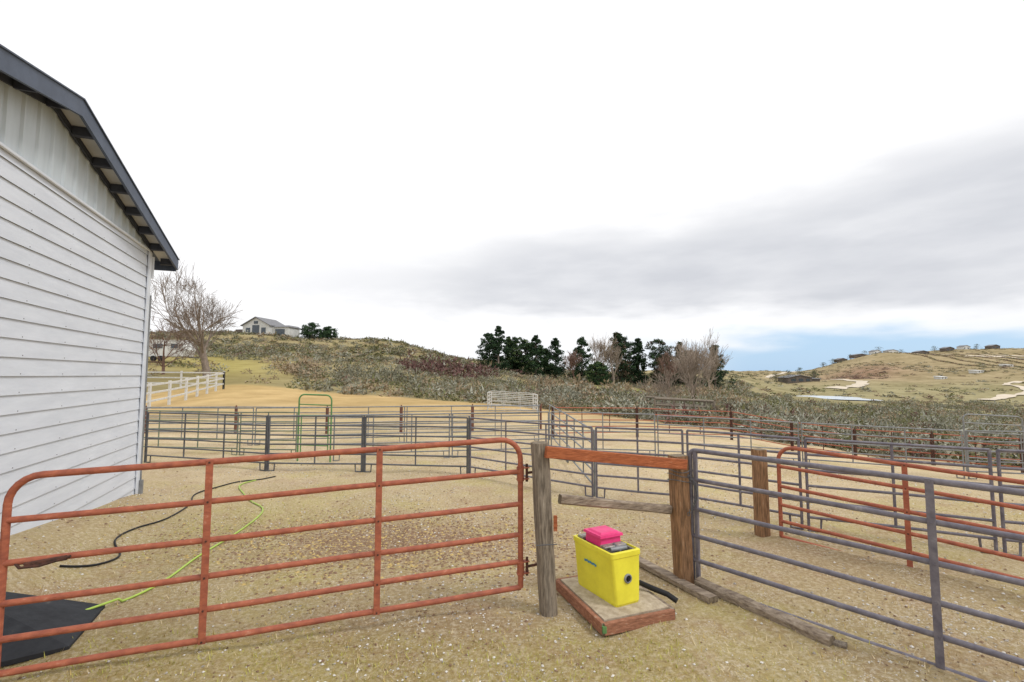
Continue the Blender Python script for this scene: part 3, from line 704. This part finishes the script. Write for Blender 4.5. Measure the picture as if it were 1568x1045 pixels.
x,y,u_=polar(4800,-.9,1.25,30,125,.8); e=pasture_edge(u_)+1.5; k=(y>e)&~((u_<-.45)&(y<82)&(rng.uniform(0,1,len(y))<.8))&~((abs(u_-.24)<.07)&(abs(y-78)<12)); k&=(patch(x,y,.12,2)+rng.uniform(-.6,.6,len(x))>.08)&clear(x,y); x,y,u_=x[k],y[k],u_[k]
scatter('sagebrush',x,y,rng.uniform(.45,1.3,len(x)),rng.choice(5,len(x),p=[.42,.18,.16,.20,.04]),SM,Tm,.85)
x,y,u_=polar(3200,-.9,.5,95,165); k=(patch(x,y,.07,2)+rng.uniform(-.6,.6,len(x))>.18); x,y=x[k],y[k]; scatter('hillside_brush',x,y,rng.uniform(.5,1.5,len(x)),rng.choice(5,len(x),p=[.36,.38,.14,.08,.04]),SM,Tf,.65)
x,y,u_=polar(4200,.4,1.35,125,620); k=(patch(x,y,.02,1)+rng.uniform(-.4,.4,len(x))>.45)&clear(x,y); x,y=x[k],y[k]
scatter('hillside_brush',x,y,rng.uniform(.8,2.4,len(x)),rng.choice(5,len(x),p=[.30,.32,.26,.08,.04]),SM,Tf,.45)
def thicket(name,u0,u1,y0,y1,n_,r0,r1,mi_,hs=1.0):
    u_=rng.uniform(u0,u1,n_); y_=rng.uniform(y0,y1,n_); scatter(name,u_*y_,y_,rng.uniform(r0,r1,n_),mi_ if not isinstance(mi_,int) else np.full(n_,mi_),SM,Tm,hs)
thicket('brush_thicket',-.22,-.05,80,100,60,1.2,2.6,4)
thicket('brush_thicket',-.5,-.42,60,75,16,1,1.8,2)
thicket('brush_thicket',-.36,-.2,55,70,26,.9,1.6,0)
thicket('brush_thicket',.05,.45,62,80,60,.8,1.8,2)
thicket('brush_thicket',.3,.47,22,28,26,.5,.8,4)
thicket('brush_thicket',.68,.80,345,400,40,2,4.0,4,.35)
xs=[];ys=[]
for i in range(15):
    for j in range(75):
        xs.append(395+i*17+j*.9+rng.uniform(-.4,.4)); ys.append(390+j*2.2-i*1.5)
xs=np.array(xs,float);ys=np.array(ys,float)
scatter('orchard_rows',xs,ys,np.full(len(xs),1.5),rng.choice([1,4,2],len(xs)),SM,Tf,.7)

def bare_tree(name,x,y,H,k,spread=.55,levels=6,seed=1,trunk=.22,split0=.16,nb0=5,tw=1.0,up_=.10):
    rd=random.Random(seed); g=MB(); z0=hz(x,y)-.1
    def grow(p,d_,ln_,r_,lv):
        n_=3 if lv<3 else 2; pts=[p];dd=d_.copy();rr=[r_]
        for i in range(n_):
            dd=(dd+Vector((rd.uniform(-1,1),rd.uniform(-1,1),rd.uniform(-.5,1)))*.13).normalized()
            pts.append(pts[-1]+dd*ln_/n_); rr.append(max(r_*(1-.38*(i+1)/n_),.010*tw))
        g.tube(pts,rr,k,7 if lv<2 else (4 if lv<4 else 3),False)
        if lv>=levels: return
        nb=rd.choice((2,3,4)) if lv>0 else nb0
        for i in range(nb):
            f=rd.uniform(.35,1) if i<nb-1 else 1.0
            q=f*n_; j=min(int(q),n_-1); bp_=pts[j].lerp(pts[j+1],q-j)
            az_=rd.uniform(0,6.283); sp_=spread*rd.uniform(.6,1.5) if i<nb-1 else spread*.35
            a=dd.orthogonal().normalized(); b_=dd.cross(a)
            nd=(dd*math.cos(sp_)+(a*math.cos(az_)+b_*math.sin(az_))*math.sin(sp_)); nd=(nd+Vector((0,0,up_))).normalized()
            grow(bp_,nd,ln_*rd.uniform(.64,.88),max(rr[-1]*rd.uniform(.45,.68),.012*tw) if i<nb-1 else rr[-1]*.85,lv+1)
    grow(Vector((x,y,z0)),Vector((0,0,1)),H*split0*1.6,trunk,0)
    v=np.array(g.v); v[:,2]-=z0; s_=H/v[:,2].max(); v[:,2]*=s_; v[:,0]=x+(v[:,0]-x)*s_; v[:,1]=y+(v[:,1]-y)*s_; v[:,2]+=z0
    g.v=[tuple(q) for q in v]
    g.done(name,False)
bare_tree('bare_cottonwood_tree',-32.3,50,12.4,'bark',.62,6,31,.32,.13,8,1.0,.10)
bare_tree('bare_shrub_tree',-37.0,50,6.5,'barkred',.8,5,9,.10,.12,6,.9)
bare_tree('bare_shrub_tree',14.2,37,6.8,'barkpale',.50,5,12,.08,.13,9,.8,.25)
bare_tree('bare_shrub_tree',15.2,40,6.2,'barkpale',.50,5,15,.08,.13,9,.8,.25)
bare_tree('bare_shrub_tree',13.0,39,4.2,'barkpale',.7,5,25,.07,.12,8,.8)
bare_tree('bare_tree',17.6,96,10.6,'barkpale',.45,5,5,.2,.16,8,2.0,.3)
bare_tree('bare_tree',20.2,94,8.8,'barkpale',.45,5,6,.18,.16,8,2.0,.3)
bare_tree('bare_tree',38.5,92,9.6,'barkpale',.5,5,8,.18,.16,8,2.0,.2)
bare_tree('bare_tree',30,90,8.4,'barkred',.5,5,18,.16,.16,7,2.0,.2)
bare_tree('bare_tree',13.0,98,7.0,'barkred',.5,5,28,.16,.16,7,2.0,.2)

def conifer(name,x,y,H,W,seed,kind='cone',mats=('pine1','pine2','pine3'),n_=7000):
    rd=np.random.default_rng(seed); z0=hz(x,y)
    g=MB(); g.tube([(x,y,z0-.2),(x+.05,y,z0+H*.5),(x,y,z0+H*.96)],[.22,.14,.03],'bark',7)
    nc=110; hz_=rd.uniform(0.0,1,nc)**.9
    if kind=='cone': pr=(1-hz_)**.65*.95+.05
    else: pr=np.sqrt(np.clip(1-((hz_-.38)/.64)**2,0.03,1))
    a=rd.uniform(0,6.283,nc); rr=pr*W/2*rd.uniform(.2,1.1,nc)*(1+.22*np.sin(3*a+seed))
    C=np.stack([x+rr*np.cos(a),y+rr*np.sin(a),z0+.04*H+hz_*H*.95],1)
    for i in range(0,nc,2): g.tube([(x,y,C[i,2]-rr[i]*.25),tuple(C[i])],[.05,.015],'bark',4,False)
    trunk=g.done(name,False)
    cs=rd.uniform(.4,.9,nc)*W/5.4*(1-.5*hz_ if kind=='cone' else 1-.25*hz_)
    which=rd.integers(0,nc,n_); dirs=rd.normal(size=(n_,3)); dirs/=np.linalg.norm(dirs,axis=1)[:,None]
    ctr=C[which]+dirs*(cs[which]*rd.uniform(.2,1,n_)**.5)[:,None]*np.array([1.2,1.2,.75])
    e1=rd.normal(size=(n_,3));e2=rd.normal(size=(n_,3)); e1/=np.linalg.norm(e1,axis=1)[:,None]; e2/=np.linalg.norm(e2,axis=1)[:,None]
    s_=rd.uniform(.08,.22,(n_,1))
    V_=np.stack([ctr-e1*s_,ctr+e1*s_,ctr+e2*s_*1.6],1).reshape(-1,3)
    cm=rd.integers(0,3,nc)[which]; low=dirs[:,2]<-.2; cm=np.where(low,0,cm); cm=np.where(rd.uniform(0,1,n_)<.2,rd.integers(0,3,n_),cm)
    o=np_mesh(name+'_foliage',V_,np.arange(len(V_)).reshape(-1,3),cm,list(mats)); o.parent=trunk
G=('pine1','pine2','pine3'); DK=('pine1','pine1','pine2'); BR=('pine1','pinebrown','pine2'); MG=('pine1','pine2','pine2')
specs=[(-5.2,108,8.4,5.0,'round',MG),(-3.0,104,10.2,5.2,'cone',DK),(-.7,109,8.2,5.0,'cone',G),(1.0,112,8.4,5.0,'round',G),(3.0,108,8.0,5.4,'round',G),(5.4,106,9.4,6.0,'cone',MG),(7.4,108,6.6,4.4,'round',G),
 (10.0,108,9.4,6.6,'cone',DK),(15.4,104,9.6,6.4,'cone',MG),(17.0,93,4.2,5.0,'round',G),(22.4,100,11.2,6.6,'cone',BR),(24.8,103,10.2,6.4,'round',DK),(27.4,102,10.0,5.4,'cone',DK),(31.4,100,9.8,7.2,'round',BR),(36.4,102,9.6,4.4,'cone',DK),(39.4,104,8.0,5.2,'round',MG),(42.2,98,9.0,6.2,'cone',DK),(34.2,104,7.0,5.2,'round',MG)]
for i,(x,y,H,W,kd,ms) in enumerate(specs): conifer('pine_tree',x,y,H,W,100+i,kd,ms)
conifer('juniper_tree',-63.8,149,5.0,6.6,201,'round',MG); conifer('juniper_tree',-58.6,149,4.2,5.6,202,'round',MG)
for i,(x,y,H,W) in enumerate(((176,300,8,8),(196,306,7,6),(452,602,7,9),(470,602,9,12),(500,604,7,9),(545,606,8,9),(600,606,7,8),(405,594,7,9),(204,318,6,6),(188,308,9,7),(392,592,6,8),(432,600,7,8),(166,296,6,7))): conifer('distant_tree',x,y,H,W,300+i,'round',G,1000)

# ------------------------------------------------------------ world
w=bpy.data.worlds.new('World'); scene.world=w; w.use_nodes=True; nt=w.node_tree; N=nt.nodes; Lk=nt.links.new
bg=N['Background']; bg.inputs['Strength'].default_value=.12
SE,SA=50,115
sky=N.new('ShaderNodeTexSky'); sky.sky_type='NISHITA'; sky.sun_disc=False; sky.sun_elevation=R(SE); sky.sun_rotation=R(SA)
tc=N.new('ShaderNodeTexCoord'); sp=N.new('ShaderNodeSeparateXYZ'); Lk(tc.outputs['Generated'],sp.inputs[0])
def mth(op,a,b_=None,c=None):
    m=N.new('ShaderNodeMath'); m.operation=op
    for s,i in ((a,0),(b_,1),(c,2)):
        if s is None: continue
        if isinstance(s,(int,float)): m.inputs[i].default_value=s
        else: Lk(s,m.inputs[i])
    return m.outputs[0]
def sramp(f,p0,p1,o0=0.,o1=1.):
    m=N.new('ShaderNodeMapRange'); m.interpolation_type='SMOOTHSTEP'
    for i,v in ((1,p0),(2,p1),(3,o0),(4,o1)):
        if isinstance(v,(int,float)): m.inputs[i].default_value=v
        else: Lk(v,m.inputs[i])
    Lk(f,m.inputs[0]); return m.outputs[0]
az=mth('ARCTAN2',sp.outputs[0],sp.outputs[1]); hyp=mth('SQRT',mth('ADD',mth('MULTIPLY',sp.outputs[0],sp.outputs[0]),mth('MULTIPLY',sp.outputs[1],sp.outputs[1])))
el=mth('ARCTAN2',sp.outputs[2],hyp)
mp=N.new('ShaderNodeMapping'); mp.inputs['Scale'].default_value=(1.5,1.5,6); Lk(tc.outputs['Generated'],mp.inputs[0])
def sn(sc,det=4,ro=.5):
    n=N.new('ShaderNodeTexNoise'); n.inputs['Scale'].default_value=sc; n.inputs['Detail'].default_value=det; n.inputs['Roughness'].default_value=ro; Lk(mp.outputs[0],n.inputs['Vector']); return n.outputs['Fac']
n1=mth('SUBTRACT',sn(1.8),.5); n2=mth('SUBTRACT',sn(4.0,7,.5),.5)
elw=mth('ADD',el,mth('ADD',mth('MULTIPLY',n1,.13),mth('MULTIPLY',n2,.08)))
top=sramp(az,-.5,.85,.225,.34); bot=sramp(az,-.4,.75,.135,.09)
upper=mth('SUBTRACT',1.,sramp(elw,mth('SUBTRACT',top,.055),mth('ADD',top,.05)))
lower=sramp(elw,mth('SUBTRACT',bot,.018),mth('ADD',bot,.045))
band=mth('MULTIPLY',mth('MULTIPLY',upper,lower),sramp(az,-.65,.15,.12,1.))
band=mth('MULTIPLY',band,mth('ADD',.84,mth('MULTIPLY',n2,.9)))
def mixw(f,a,b_):
    m=N.new('ShaderNodeMix'); m.data_type='RGBA'; m.clamp_factor=True; Lk(f,m.inputs[0])
    for s,i in ((a,6),(b_,7)):
        if isinstance(s,tuple): m.inputs[i].default_value=(*s,1)
        else: Lk(s,m.inputs[i])
    return m.outputs[2]
cl=mixw(band,(9.0,9.0,9.1),(5.6,5.75,6.15))
cl=mixw(mth('MULTIPLY',mth('SUBTRACT',1.,sramp(el,.0,.15)),.5),cl,(7.3,7.55,7.95))
gap=mth('MULTIPLY',sramp(az,.20,.48),mth('SUBTRACT',1.,sramp(mth('ADD',el,mth('ADD',mth('MULTIPLY',n1,.10),mth('MULTIPLY',n2,.07))),.045,.09)))
skym=N.new('ShaderNodeMix'); skym.data_type='RGBA'; skym.inputs[0].default_value=.75; Lk(sky.outputs[0],skym.inputs[6]); skym.inputs[7].default_value=(3.4,5.8,8.6,1)
cl=mixw(mth('MULTIPLY',gap,.85),cl,skym.outputs[2])
Lk(cl,bg.inputs['Color'])
sd=Vector((math.sin(R(SA))*math.cos(R(SE)),math.cos(R(SA))*math.cos(R(SE)),math.sin(R(SE))))
l=bpy.data.lights.new('sun','SUN'); l.energy=1.5; l.angle=R(12); l.color=(1,.98,.95)
lo=bpy.data.objects.new('sun',l); lo.rotation_euler=sd.to_track_quat('Z','Y').to_euler(); lo.location=(0,0,30); scene.collection.objects.link(lo)
cam=bpy.data.cameras.new('camera'); co=bpy.data.objects.new('camera',cam); scene.collection.objects.link(co)
co.location=(0,0,1.9); co.rotation_euler=(R(90+4.09),0,0); cam.lens=16.53; cam.sensor_width=36; cam.clip_end=6000; cam.clip_start=.05
scene.camera=co
scene.view_settings.view_transform='Standard'; scene.view_settings.look='None'; scene.view_settings.exposure=0
